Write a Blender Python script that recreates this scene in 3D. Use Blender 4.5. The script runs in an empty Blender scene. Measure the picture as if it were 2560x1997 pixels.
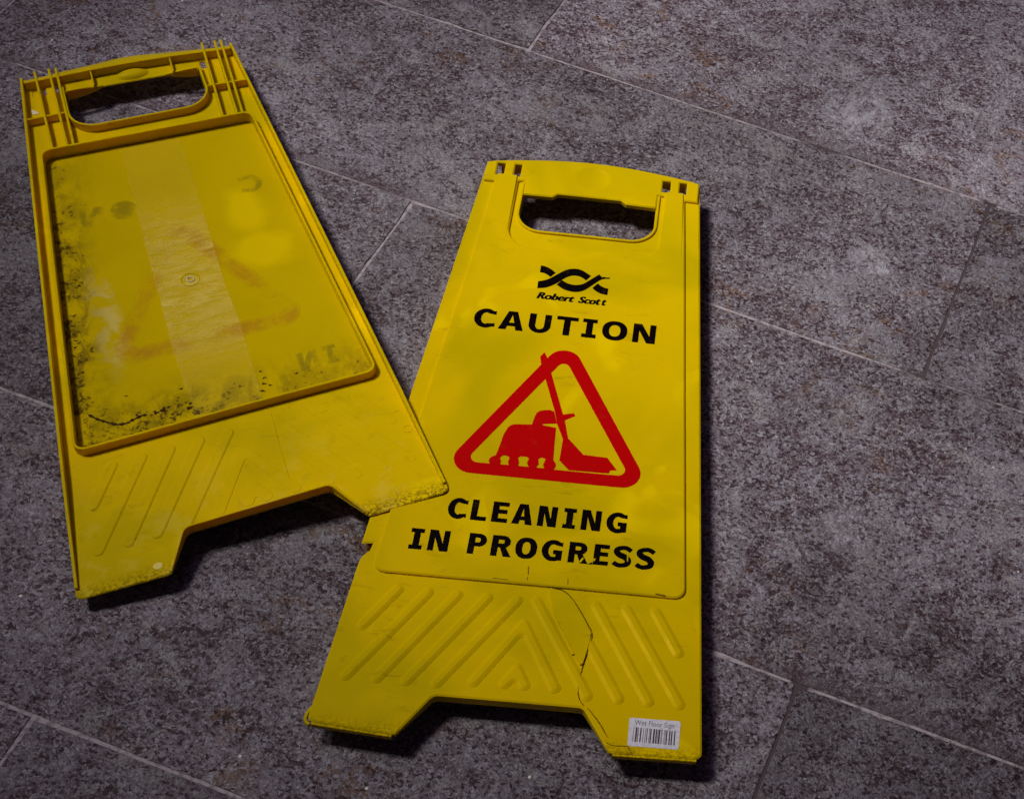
import bpy, bmesh, math, random
from mathutils import Vector, Matrix
random.seed(7)
scene = bpy.context.scene
C = scene.collection
MM = 0.001

# ------------------------------------------------------------------ camera
cam_d = bpy.data.cameras.new('camera')
cam = bpy.data.objects.new('camera', cam_d); C.objects.link(cam)
RX = Vector((0.98024967, 0.15848461, 0.11829292))
RU = Vector((-0.19776396, 0.78555507, 0.58633833))
RF = Vector((0.0, 0.59815203, -0.80138264))
cam.matrix_world = Matrix(((RX.x, RU.x, -RF.x, 0.0), (RX.y, RU.y, -RF.y, 0.0), (RX.z, RU.z, -RF.z, 1.07620613), (0, 0, 0, 1)))
cam_d.sensor_fit = 'HORIZONTAL'; cam_d.sensor_width = 36.0
cam_d.lens = 36.0 * 3876.11 / 2560.0
cam_d.shift_x = -676.01 / 2560.0            # the photograph is an off-centre crop
cam_d.shift_y = 186.67 / 2560.0
cam_d.clip_start = 0.05; cam_d.clip_end = 60.0
scene.camera = cam
scene.cycles.transparent_max_bounces = 24

# ------------------------------------------------------------------ light
world = bpy.data.worlds.new('World'); scene.world = world; world.use_nodes = True
bg = world.node_tree.nodes['Background']
bg.inputs[0].default_value = (0.70, 0.44, 0.82, 1); bg.inputs[1].default_value = 0.030

def aim(o, target):
    o.rotation_euler = (Vector(target) - o.location).to_track_quat('-Z', 'Y').to_euler()
key_d = bpy.data.lights.new('key_lamp', 'SPOT'); key = bpy.data.objects.new('key_lamp', key_d); C.objects.link(key)
KT = Vector((-0.10, 1.07, 0.0)); KD = Vector((-0.538, 0.035, 1.0)).normalized()
key.location = KT + KD * 4.5; aim(key, KT)
key_d.energy = 935.0; key_d.shadow_soft_size = 0.60
key_d.spot_size = math.radians(20.4); key_d.spot_blend = 1.0; key_d.color = (1.0, 0.95, 0.87)
top_d = bpy.data.lights.new('fill_lamp', 'AREA'); top = bpy.data.objects.new('fill_lamp', top_d); C.objects.link(top)
top_d.shape = 'DISK'; top_d.size = 1.1; top_d.energy = 6.5; top_d.color = (0.66, 0.52, 1.0)  # unseen violet fill, added to lift shade and give the floor sheen
top.location = (-1.25, 1.75, 3.3); aim(top, (-0.35, 0.5, 0.0))

scene.view_settings.view_transform = 'Standard'; scene.view_settings.look = 'None'
scene.view_settings.exposure = 0.0; scene.view_settings.gamma = 1.0
scene.view_settings.use_curve_mapping = False

# ------------------------------------------------------------------ node helpers
class NT:
    def __init__(s, name):
        s.m = bpy.data.materials.new(name); s.m.use_nodes = True
        s.t = s.m.node_tree; s.t.nodes.clear()
        s.out = s.t.nodes.new('ShaderNodeOutputMaterial')
    def n(s, typ, **kw):
        nd = s.t.nodes.new(typ)
        for k, v in kw.items(): setattr(nd, k, v)
        return nd
    def put(s, sock, v):
        if isinstance(v, bpy.types.NodeSocket): s.t.links.new(v, sock)
        elif v is not None:
            if hasattr(sock.default_value, '__len__') and len(sock.default_value) == 4 and len(v) == 3: v = (*v, 1)
            sock.default_value = v
    def math(s, op, a, b=None, c=None, clamp=False):
        nd = s.n('ShaderNodeMath', operation=op, use_clamp=clamp)
        for i, x in enumerate((a, b, c)):
            if x is not None: s.put(nd.inputs[i], x)
        return nd.outputs[0]
    def mix(s, f, a, b, mode='MIX'):
        nd = s.n('ShaderNodeMix', data_type='RGBA', blend_type=mode)
        s.put(nd.inputs[0], f); s.put(nd.inputs[6], a); s.put(nd.inputs[7], b)
        return nd.outputs[2]
    def noise(s, vec, scale, detail=3.0, rough=0.55, dist=0.0, col=False):
        nd = s.n('ShaderNodeTexNoise')
        s.put(nd.inputs['Vector'], vec); nd.inputs['Scale'].default_value = scale
        nd.inputs['Detail'].default_value = detail; nd.inputs['Roughness'].default_value = rough
        nd.inputs['Distortion'].default_value = dist
        return nd.outputs['Color'] if col else nd.outputs['Fac']
    def smooth(s, x, lo, hi, a=0.0, b=1.0):
        nd = s.n('ShaderNodeMapRange', interpolation_type='SMOOTHSTEP')
        s.put(nd.inputs[0], x); nd.inputs[1].default_value = lo; nd.inputs[2].default_value = hi
        nd.inputs[3].default_value = a; nd.inputs[4].default_value = b
        return nd.outputs[0]
    def vscale(s, vec, sc, rot=(0, 0, 0), loc=(0, 0, 0)):
        nd = s.n('ShaderNodeMapping'); s.put(nd.inputs['Vector'], vec)
        nd.inputs['Scale'].default_value = sc; nd.inputs['Rotation'].default_value = rot; nd.inputs['Location'].default_value = loc
        return nd.outputs[0]
    def xyz(s, vec):
        nd = s.n('ShaderNodeSeparateXYZ'); s.put(nd.inputs[0], vec); return nd.outputs
    def coord(s): return s.n('ShaderNodeTexCoord').outputs['Object']
    def pos(s): return s.n('ShaderNodeNewGeometry').outputs['Position']
    def bump(s, h, strength, dist):
        nd = s.n('ShaderNodeBump'); s.put(nd.inputs['Height'], h)
        nd.inputs['Strength'].default_value = strength; nd.inputs['Distance'].default_value = dist
        return nd.outputs[0]
    def pbsdf(s, col, rough, normal=None, spec=0.5, **kw):
        p = s.n('ShaderNodeBsdfPrincipled')
        s.put(p.inputs['Base Color'], col); s.put(p.inputs['Roughness'], rough)
        s.put(p.inputs['Specular IOR Level'], spec)
        if normal is not None: s.put(p.inputs['Normal'], normal)
        for k, v in kw.items(): s.put(p.inputs[k.replace('_', ' ')], v)
        return p.outputs[0]
    def end(s, sh):
        s.t.links.new(sh, s.out.inputs[0]); return s.m

def blob(t, px, py, cx, cy, rx, ry, soft, warp):
    """soft elliptical spot in metres, its rim broken up by a noise value"""
    dx = t.math('MULTIPLY', t.math('SUBTRACT', px, cx), 1 / rx)
    dy = t.math('MULTIPLY', t.math('SUBTRACT', py, cy), 1 / ry)
    r = t.math('SQRT', t.math('ADD', t.math('MULTIPLY', dx, dx), t.math('MULTIPLY', dy, dy)))
    r = t.math('ADD', r, t.math('MULTIPLY', t.math('SUBTRACT', warp, 0.5), 1.3))
    return t.smooth(r, 1.0 - soft, 1.0 + soft, 1.0, 0.0)

# ------------------------------------------------------------------ materials
def mat_stone():
    t = NT('stone')
    co = t.coord(); rnd = t.n('ShaderNodeObjectInfo').outputs['Random']
    off = t.n('ShaderNodeCombineXYZ'); t.put(off.inputs[0], t.math('MULTIPLY', rnd, 37.0)); t.put(off.inputs[1], t.math('MULTIPLY', rnd, 91.0)); t.put(off.inputs[2], t.math('MULTIPLY', rnd, 13.0))
    ad = t.n('ShaderNodeVectorMath', operation='ADD'); t.put(ad.inputs[0], co); t.put(ad.inputs[1], off.outputs[0])
    v = ad.outputs[0]
    st = t.vscale(v, (1.0, 1.22, 1.0), rot=(0, 0, math.radians(-14)))
    big = t.noise(v, 2.6, 3.0, 0.55, 0.3)
    cloud = t.noise(v, 10.0, 4.0, 0.6, 0.5)
    patch = t.noise(st, 34.0, 5.0, 0.70, 0.7)
    grain = t.noise(st, 175.0, 3.0, 0.70, 0.5)
    fleck = t.noise(st, 330.0, 2.5, 0.66, 0.6)
    fine = t.noise(v, 820.0, 2.0, 0.65)
    # body: mauve grey minerals, lighter feldspar patches
    body = t.mix(t.smooth(patch, 0.34, 0.64), (0.160, 0.104, 0.132), (0.300, 0.264, 0.322))
    body = t.mix(t.smooth(cloud, 0.40, 0.68, 0.0, 0.7), body, (0.335, 0.305, 0.350))
    body = t.mix(t.smooth(grain, 0.50, 0.64, 0.0, 0.80), body, (0.42, 0.405, 0.455))
    body = t.mix(t.smooth(grain, 0.34, 0.46, 0.35, 0.0), body, (0.095, 0.052, 0.062))
    pale = t.math('MULTIPLY', t.smooth(t.noise(st, 27.0, 3.0, 0.55, 0.9), 0.58, 0.66), 0.75)
    body = t.mix(pale, body, (0.42, 0.40, 0.425))
    # rusty stain clouds
    rust = t.math('MULTIPLY', t.smooth(t.noise(st, 24.0, 4.0, 0.7, 0.7), 0.54, 0.66), t.smooth(t.noise(v, 3.3, 2.0), 0.44, 0.56))
    body = t.mix(t.math('MULTIPLY', rust, 0.75), body, (0.24, 0.120, 0.048))
    # mineral grains: crisp crystals, each with its own tone, some of them dark biotite
    wob = t.n('ShaderNodeVectorMath', operation='MULTIPLY_ADD'); t.put(wob.inputs[0], t.noise(v, 260.0, 2.0, 0.6, 0.0, col=True)); wob.inputs[1].default_value = (0.0045, 0.0045, 0.0045); t.put(wob.inputs[2], st)
    def cells(scale):
        vo_ = t.n('ShaderNodeTexVoronoi'); t.put(vo_.inputs['Vector'], wob.outputs[0]); vo_.inputs['Scale'].default_value = scale; return t.xyz(vo_.outputs['Color'])
    g1 = cells(370.0); g2 = cells(680.0)
    body = t.mix(t.smooth(g1[1], 0.50, 0.92, 0.0, 0.72), body, (0.50, 0.490, 0.585))
    body = t.mix(t.smooth(g2[1], 0.10, 0.50, 0.50, 0.0), body, (0.105, 0.062, 0.074))
    reg = t.math('ADD', t.math('MULTIPLY', t.math('SUBTRACT', patch, 0.5), 0.85), t.math('MULTIPLY', t.math('SUBTRACT', cloud, 0.5), 0.55))
    thr = t.math('ADD', t.math('ADD', g1[0], reg), t.math('MULTIPLY', pale, 0.25))
    dark = t.smooth(thr, 0.13, 0.20, 1.0, 0.0)
    dark = t.math('MAXIMUM', dark, t.math('MULTIPLY', t.smooth(t.math('ADD', g2[0], reg), 0.13, 0.20, 1.0, 0.0), 0.85))
    body = t.mix(t.math('MULTIPLY', dark, 0.88), body, (0.036, 0.010, 0.015))
    mid = t.smooth(fine, 0.34, 0.46, 0.42, 0.0)
    body = t.mix(mid, body, (0.070, 0.030, 0.037))
    spark = t.smooth(fine, 0.66, 0.72, 0.0, 0.5)
    body = t.mix(spark, body, (0.60, 0.59, 0.62))
    dim = t.n('ShaderNodeHueSaturation'); t.put(dim.inputs['Color'], body); t.put(dim.inputs['Value'], t.smooth(big, 0.34, 0.66, 0.74, 1.12)); body = dim.outputs[0]
    # tile tone: light falloff put into the slab colour, random elsewhere
    hv = t.n('ShaderNodeHueSaturation'); t.put(hv.inputs['Color'], body); t.put(hv.inputs['Value'], t.xyz(t.n('ShaderNodeObjectInfo').outputs['Color'])[0])
    body = hv.outputs[0]
    # chalky scuffs lying on two of the slabs
    p = t.xyz(t.pos()); wn = t.noise(t.pos(), 42.0, 4.0, 0.65, 0.5)
    sc = blob(t, p[0], p[1], 0.004, 1.287, 0.032, 0.034, 0.35, wn)
    sc = t.math('MAXIMUM', sc, blob(t, p[0], p[1], 0.044, 1.078, 0.022, 0.016, 0.30, wn))
    sc = t.math('MAXIMUM', sc, t.math('MULTIPLY', blob(t, p[0], p[1], 0.060, 0.760, 0.020, 0.030, 0.45, wn), 0.5))
    sc = t.math('MULTIPLY', sc, t.smooth(t.noise(t.vscale(v, (1.0, 0.6, 1.0), rot=(0, 0, 0.5)), 90.0, 4.0, 0.7, 0.3), 0.36, 0.66))
    body = t.mix(t.math('MULTIPLY', sc, 0.48), body, (0.70, 0.71, 0.80))
    # trodden-in dirt along some of the long edges
    rp_ = t.n('ShaderNodeVectorRotate', rotation_type='Z_AXIS'); t.put(rp_.inputs['Vector'], t.pos()); rp_.inputs['Angle'].default_value = 0.17865119
    fx, fy, fz = t.xyz(rp_.outputs[0]); dn = t.noise(v, 18.0, 3.0, 0.6)
    for y_, up_, x0_, x1_ in ((1.1991, 1, -0.62, -0.05), (0.9485, 1, -1.2, -0.5), (0.6023, 1, -0.5, 0.6), (0.3561, -1, -0.5, 0.5)):
        dd = t.math('MULTIPLY', t.math('SUBTRACT', fy, y_), up_)
        bd = t.math('MULTIPLY', t.math('GREATER_THAN', dd, -0.0008), t.smooth(t.math('ADD', dd, t.math('MULTIPLY', dn, 0.022)), 0.014, 0.030, 1.0, 0.0))
        bd = t.math('MULTIPLY', bd, t.math('MULTIPLY', t.smooth(fx, x0_, x0_ + 0.12), t.smooth(fx, x1_, x1_ - 0.12)))
        body = t.mix(t.math('MULTIPLY', bd, 0.50), body, (0.105, 0.070, 0.088))
    # mica and grit, the mica glints put in as pale colour
    vo = t.n('ShaderNodeTexVoronoi'); t.put(vo.inputs['Vector'], v); vo.inputs['Scale'].default_value = 105.0
    pick = t.math('GREATER_THAN', t.xyz(vo.outputs['Color'])[0], 0.986)
    near = t.math('LESS_THAN', vo.outputs['Distance'], 0.13)
    gl = t.math('MULTIPLY', pick, near)
    body = t.mix(gl, body, (0.85, 0.82, 0.74))
    h = t.math('ADD', t.math('ADD', t.math('MULTIPLY', patch, 1.3), t.math('MULTIPLY', cloud, 2.5)), t.math('ADD', t.math('MULTIPLY', g1[1], 0.22), t.math('MULTIPLY', grain, 0.7)))
    nrm = t.bump(h, 1.0, 0.0042)
    return t.end(t.pbsdf(body, t.smooth(grain, 0.3, 0.7, 0.60, 0.42), nrm, 0.42))

def mat_grout():
    t = NT('grout'); v = t.coord(); x, y, z = t.xyz(v)
    a = t.noise(v, 6.0, 3.0, 0.6); b = t.noise(v, 160.0, 3.0, 0.6)
    dk = t.math('MAXIMUM', t.smooth(a, 0.33, 0.43, 1.0, 0.0), t.smooth(t.math('ABSOLUTE', t.math('ADD', x, 0.0617)), 0.006, 0.010, 1.0, 0.0))
    c = t.mix(t.math('MULTIPLY', dk, 0.85), (0.46, 0.405, 0.440), (0.030, 0.012, 0.016))
    c = t.mix(t.smooth(b, 0.36, 0.56, 0.55, 0.0), c, (0.08, 0.055, 0.055))
    return t.end(t.pbsdf(c, 0.85, t.bump(b, 0.5, 0.001), 0.2))

YEL = (0.80, 0.550, 0.0)
TINT = (1.0, 0.72, 0.06)
def mat_plastic(name, grime, back=False, sss=0.0):
    t = NT(name); v = t.coord(); u_, v_, w_ = t.xyz(v)
    a = t.noise(v, 11.0, 4.0, 0.6, 0.3); b = t.noise(v, 60.0, 4.0, 0.65, 0.4); f = t.noise(v, 420.0, 3.0, 0.6)
    col = t.mix(t.smooth(a, 0.40, 0.68, 0.0, 0.35 + grime * 0.4), YEL, (0.68, 0.495, 0.0))
    col = t.mix(t.smooth(t.noise(v, 15.0, 2.0, 0.5, 0.8), 0.585, 0.68, 0.0, 0.62), col, (0.97, 0.70, 0.0))  # bright blotches: soft reflections put into the base colour
    col = t.mix(t.smooth(t.noise(v, 5.5, 3.0, 0.6, 0.5), 0.42, 0.60, 0.0, 0.72), col, (0.55, 0.425, 0.0))
    col = t.mix(t.smooth(b, 0.56, 0.74, 0.0, 0.14 + 0.40 * grime), col, (0.50, 0.365, 0.002))
    # scuff flecks
    sp = t.math('MULTIPLY', t.smooth(t.noise(v, 300.0, 3.0, 0.7, 0.5), 0.70, 0.78), t.smooth(b, 0.48, 0.62))
    col = t.mix(t.math('MULTIPLY', sp, 0.45 + 0.4 * grime), col, (0.16, 0.095, 0.0))
    sm_ = t.math('MULTIPLY', t.smooth(t.noise(t.vscale(v, (1.0, 2.6, 1.0), rot=(0, 0, 0.25)), 38.0, 5.0, 0.72, 0.6), 0.56, 0.72), t.smooth(t.noise(v, 7.0, 2.0), 0.42, 0.60))
    col = t.mix(t.math('MULTIPLY', sm_, 0.52), col, (0.34, 0.235, 0.004))
    # faint long scratches
    scv = t.noise(t.vscale(v, (26.0, 420.0, 30.0), rot=(0, 0, math.radians(8))), 1.0, 2.0, 0.5)
    col = t.mix(t.smooth(scv, 0.66, 0.74, 0.0, 0.12), col, (0.86, 0.64, 0.02))
    if back:
        # dirt gathered along the feet
        ft = t.math('MULTIPLY', t.smooth(v_, 0.020, 0.0, 0.0, 1.0), t.smooth(f, 0.40, 0.60))
        col = t.mix(t.math('MULTIPLY', ft, 0.75), col, (0.10, 0.055, 0.004))
        rub = t.math('MULTIPLY', t.smooth(v_, 0.13, 0.02, 0.0, 1.0), t.smooth(t.noise(v, 34.0, 4.0, 0.7), 0.50, 0.66))
        col = t.mix(t.math('MULTIPLY', rub, 0.30), col, (0.84, 0.64, 0.08))
    else:
        ft = t.math('MULTIPLY', t.smooth(v_, 0.016, -0.004, 0.0, 1.0), t.smooth(f, 0.42, 0.62))
        col = t.mix(t.math('MULTIPLY', ft, 0.55), col, (0.16, 0.10, 0.002))
    h = t.math('ADD', t.math('MULTIPLY', a, 1.6), t.math('ADD', t.math('MULTIPLY', b, 0.16), t.math('MULTIPLY', f, 0.03)))
    nrm = t.bump(h, 0.20, 0.0022)
    return t.end(t.pbsdf(col, t.smooth(b, 0.3, 0.7, 0.30 + 0.12 * grime, 0.42 + 0.12 * grime), nrm, 0.14, Specular_Tint=TINT, Subsurface_Weight=sss, Subsurface_Radius=(1.0, 0.42, 0.03), Subsurface_Scale=0.006))

def mat_back_panel():
    t = NT('dirty_back_plastic'); v = t.coord(); u_, v_, w_ = t.xyz(v)
    a = t.noise(v, 11.0, 4.0, 0.6, 0.3); b = t.noise(v, 48.0, 4.0, 0.65, 0.5); f = t.noise(v, 230.0, 3.0, 0.66, 0.5)
    col = t.mix(t.smooth(a, 0.40, 0.66, 0.0, 0.5), (0.62, 0.445, 0.0), (0.52, 0.385, 0.0))
    # paler yellow patches right of the middle
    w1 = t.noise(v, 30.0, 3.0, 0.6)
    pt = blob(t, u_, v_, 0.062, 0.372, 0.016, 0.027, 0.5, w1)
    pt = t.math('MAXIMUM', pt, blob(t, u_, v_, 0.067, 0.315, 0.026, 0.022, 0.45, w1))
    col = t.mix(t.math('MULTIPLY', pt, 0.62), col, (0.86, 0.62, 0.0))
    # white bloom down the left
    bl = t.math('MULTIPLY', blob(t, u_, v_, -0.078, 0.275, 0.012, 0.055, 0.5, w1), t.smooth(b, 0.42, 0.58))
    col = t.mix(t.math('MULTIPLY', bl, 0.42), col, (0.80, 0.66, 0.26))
    # distance from left wall and from bottom wall
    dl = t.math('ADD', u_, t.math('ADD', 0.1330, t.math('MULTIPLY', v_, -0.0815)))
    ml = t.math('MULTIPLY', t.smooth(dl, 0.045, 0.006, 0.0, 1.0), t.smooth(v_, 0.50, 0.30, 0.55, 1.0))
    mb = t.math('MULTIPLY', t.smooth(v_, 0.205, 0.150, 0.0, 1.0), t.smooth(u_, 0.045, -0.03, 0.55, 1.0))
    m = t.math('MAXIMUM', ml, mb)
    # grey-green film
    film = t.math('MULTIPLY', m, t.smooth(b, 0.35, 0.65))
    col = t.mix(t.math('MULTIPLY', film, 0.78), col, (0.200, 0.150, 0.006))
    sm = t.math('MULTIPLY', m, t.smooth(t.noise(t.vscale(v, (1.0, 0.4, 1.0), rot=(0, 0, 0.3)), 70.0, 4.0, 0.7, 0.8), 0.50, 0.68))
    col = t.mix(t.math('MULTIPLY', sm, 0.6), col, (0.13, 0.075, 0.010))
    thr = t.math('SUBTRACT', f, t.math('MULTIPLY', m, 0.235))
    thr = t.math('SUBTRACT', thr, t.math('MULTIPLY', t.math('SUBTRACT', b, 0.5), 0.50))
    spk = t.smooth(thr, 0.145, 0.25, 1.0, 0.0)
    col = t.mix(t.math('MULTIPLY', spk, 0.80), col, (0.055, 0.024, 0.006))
    h = t.math('ADD', t.math('MULTIPLY', a, 2.0), t.math('MULTIPLY', b, 0.4))
    return t.end(t.pbsdf(col, t.smooth(b, 0.3, 0.7, 0.56, 0.70), t.bump(h, 0.14, 0.0022), 0.07, Specular_Tint=TINT))

def mat_print(name, col):
    t = NT(name); v = t.coord(); b = t.noise(v, 90.0, 4.0, 0.65)
    c = t.mix(t.smooth(b, 0.56, 0.80, 0.0, 0.06), col, (0.36, 0.20, 0.01))
    return t.end(t.pbsdf(c, 0.55, None, 0.03))

def mat_plain(name, col, rough=0.6, spec=0.3, vary=0.25, scale=180.0):
    t = NT(name); b = t.noise(t.coord(), scale, 3.0, 0.6)
    c = t.mix(t.smooth(b, 0.35, 0.70, 0.0, vary), col, tuple(x * 0.45 for x in col))
    return t.end(t.pbsdf(c, rough, None, spec))

def mat_film(name, col, lo, hi, rough, scale, spec=0.5):
    """partly see-through layer: old tape, print showing through from the other face"""
    t = NT(name); v = t.coord(); b = t.noise(v, scale, 4.0, 0.65, 0.4); u_, v_, w_ = t.xyz(v)
    tr = t.n('ShaderNodeBsdfTransparent').outputs[0]
    p = t.pbsdf(col, rough, None, spec)
    mx = t.n('ShaderNodeMixShader'); t.put(mx.inputs[0], t.smooth(b, 0.36, 0.66, lo, hi)); t.t.links.new(tr, mx.inputs[1]); t.t.links.new(p, mx.inputs[2])
    return t.end(mx.outputs[0])

def mat_tape():
    t = NT('clear_tape'); v = t.coord(); u_, v_, w_ = t.xyz(v)
    b = t.noise(t.vscale(v, (0.8, 2.6, 1.0), rot=(0, 0, 0.2)), 60.0, 5.0, 0.70, 0.6); c = t.noise(v, 17.0, 3.0, 0.6)
    mid = t.math('MULTIPLY', t.smooth(v_, 0.18, 0.26), t.smooth(v_, 0.42, 0.33))
    fac = t.math('MULTIPLY', t.smooth(b, 0.36, 0.62, 0.05, 0.50), t.math('MULTIPLY', mid, t.smooth(c, 0.30, 0.55, 0.55, 1.0)))
    eb = t.smooth(t.math('ABSOLUTE', t.math('ADD', u_, 0.0015)), 0.0245, 0.0272, 0.0, 0.16)
    fac = t.math('ADD', t.math('MAXIMUM', fac, t.math('MULTIPLY', eb, t.smooth(b, 0.35, 0.6))), 0.05)
    tr = t.n('ShaderNodeBsdfTransparent').outputs[0]
    p = t.pbsdf((1.0, 0.79, 0.09), 0.34, t.bump(b, 0.6, 0.0025), 0.60)
    mx = t.n('ShaderNodeMixShader'); t.put(mx.inputs[0], fac); t.t.links.new(tr, mx.inputs[1]); t.t.links.new(p, mx.inputs[2])
    return t.end(mx.outputs[0])

STONE = mat_stone(); GROUT = mat_grout()
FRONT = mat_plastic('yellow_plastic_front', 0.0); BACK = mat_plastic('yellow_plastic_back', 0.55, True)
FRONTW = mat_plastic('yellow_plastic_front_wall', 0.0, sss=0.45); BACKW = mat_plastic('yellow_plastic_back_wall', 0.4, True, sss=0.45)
BACKPANEL = mat_back_panel()
BLACK = mat_print('black_print', (0.003, 0.0008, 0.001)); RED = mat_print('red_print', (0.56, 0.0, 0.001))
LABELW = mat_plain('label_paper', (0.84, 0.84, 0.93), 0.6, 0.2, 0.35, 330.0); LABELK = mat_plain('label_ink', (0.10, 0.06, 0.08), 0.7, 0.2, 0.6, 600.0)
LABELG = mat_plain('label_text_ink', (0.21, 0.19, 0.24), 0.7, 0.2, 0.4, 500.0)
DIRT = mat_plain('dried_dirt', (0.060, 0.028, 0.008), 0.9, 0.1, 0.4, 300.0)
SCUFF = mat_plain('scuffed_plastic', (0.24, 0.15, 0.006), 0.8, 0.1, 0.5, 500.0)
CRACKM = mat_plain('crack_shadow', (0.17, 0.100, 0.003), 0.9, 0.1, 0.3)
RING_GLINT = mat_plain('pale_ring_glint', (0.80, 0.74, 0.52), 0.7, 0.3, 0.2)  # pale gate ring, also the painted glint
PIN = mat_plain('pale_pin_mark', (0.90, 0.74, 0.16), 0.5, 0.2, 0.2)
TAPE = mat_tape()
GHOSTG = mat_film('print_showing_through_dark', (0.24, 0.22, 0.0), 0.02, 0.19, 0.5, 60.0, 0.2)
GHOSTO = mat_film('print_showing_through_orange', (0.70, 0.34, 0.0), 0.01, 0.18, 0.5, 24.0, 0.2)

# ------------------------------------------------------------------ mesh helpers
def link(o, parent=None):
    C.objects.link(o)
    if parent is not None: o.parent = parent
    return o
def fillet(pts, r, seg=6):
    """round every corner of a closed polygon; r is one radius or one per corner"""
    n = len(pts); out = []
    for i in range(n):
        p = Vector(pts[i]); a = Vector(pts[i - 1]); b = Vector(pts[(i + 1) % n])
        ri = r[i] if isinstance(r, (list, tuple)) else r
        d1 = (a - p); d2 = (b - p)
        if ri <= 0 or d1.length < 1e-9 or d2.length < 1e-9: out.append(tuple(p)); continue
        ang = d1.angle(d2)
        if ang > math.radians(176): out.append(tuple(p)); continue
        tl = min(ri / math.tan(ang / 2), d1.length * 0.48, d2.length * 0.48); rr = tl * math.tan(ang / 2)
        s = p + d1.normalized() * tl; e = p + d2.normalized() * tl
        cen = p + (d1.normalized() + d2.normalized()).normalized() * (rr / math.sin(ang / 2))
        a0 = math.atan2(s.y - cen.y, s.x - cen.x); a1 = math.atan2(e.y - cen.y, e.x - cen.x)
        da = (a1 - a0 + math.pi) % (2 * math.pi) - math.pi
        for k in range(seg + 1):
            th = a0 + da * k / seg; out.append((cen.x + rr * math.cos(th), cen.y + rr * math.sin(th)))
    return out
def spline(pts, n=8):
    """Catmull-Rom through open point list"""
    P = [Vector(p) for p in pts]; P = [2 * P[0] - P[1]] + P + [2 * P[-1] - P[-2]]; out = []
    for i in range(1, len(P) - 2):
        for k in range(n):
            s = k / n; p0, p1, p2, p3 = P[i - 1:i + 3]
            q = 0.5 * ((2 * p1) + (p2 - p0) * s + (2 * p0 - 5 * p1 + 4 * p2 - p3) * s * s + (3 * p1 - p0 - 3 * p2 + p3) * s ** 3)
            out.append(tuple(q))
    out.append(tuple(P[-2])); return out
def offset_path(pts, d, closed):
    n = len(pts); out = []
    for i in range(n):
        p = Vector(pts[i]); a = Vector(pts[i - 1]) if (closed or i > 0) else None; b = Vector(pts[(i + 1) % n]) if (closed or i < n - 1) else None
        t1 = (p - a).normalized() if a is not None else None; t2 = (b - p).normalized() if b is not None else None
        if t1 is None: t1 = t2
        if t2 is None: t2 = t1
        t = t1 + t2
        t = t.normalized() if t.length > 1e-6 else t1
        nn = Vector((-t.y, t.x)); k = 1.0 / max(0.35, nn.dot(Vector((-t1.y, t1.x))))
        out.append((p.x + nn.x * d * k, p.y + nn.y * d * k))
    return out
def sweep(pts, width):
    """flat ribbon polygon round an open path; width one value or one per point"""
    n = len(pts)
    if not isinstance(width, (list, tuple)): width = [width] * n
    L = [offset_path(pts, w / 2, False)[i] for i, w in enumerate(width)]; R = [offset_path(pts, -w / 2, False)[i] for i, w in enumerate(width)]
    return L + R[::-1]
def ellipse(cx, cy, rx, ry, n=32, a0=0, a1=360):
    full = abs(a1 - a0) >= 360; m = n if full else n + 1
    return [(cx + rx * math.cos(math.radians(a0 + (a1 - a0) * k / n)), cy + ry * math.sin(math.radians(a0 + (a1 - a0) * k / n))) for k in range(m)]
def stadium(a, b, w, n=6):
    a = Vector(a); b = Vector(b); d = (b - a).normalized(); ang = math.degrees(math.atan2(d.y, d.x))
    return ellipse(b.x, b.y, w / 2, w / 2, n, ang - 90, ang + 90) + ellipse(a.x, a.y, w / 2, w / 2, n, ang + 90, ang + 270)

def plate_bm(loops, z0, z1, bev=0.0, scale=MM, flat=1.0):
    """solid plate between z0 and z1 from 2-D loops (outer loops and holes, in mm), edges chamfered"""
    cu = bpy.data.curves.new('tmp', 'CURVE'); cu.dimensions = '2D'; cu.fill_mode = 'BOTH'
    for l in loops:
        sp = cu.splines.new('POLY'); sp.points.add(len(l) - 1); sp.use_cyclic_u = True
        for i, p in enumerate(l): sp.points[i].co = (p[0] * scale, p[1] * scale, 0, 1)
    half = (z1 - z0) / 2 / flat; bev = min(bev, half * 0.95)
    cu.extrude = half - bev; cu.bevel_depth = bev; cu.bevel_resolution = 0; cu.offset = -bev
    ob = bpy.data.objects.new('tmp', cu); C.objects.link(ob)
    dg = bpy.context.evaluated_depsgraph_get(); me = bpy.data.meshes.new_from_object(ob.evaluated_get(dg))
    bm = bmesh.new(); bm.from_mesh(me)
    for v in bm.verts: v.co.z = v.co.z * flat + (z0 + z1) / 2
    bpy.data.objects.remove(ob); bpy.data.curves.remove(cu); bpy.data.meshes.remove(me)
    return bm
def merge(dst, src):
    me = bpy.data.meshes.new('tmp'); src.to_mesh(me); src.free(); dst.from_mesh(me); bpy.data.meshes.remove(me); return dst
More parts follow.
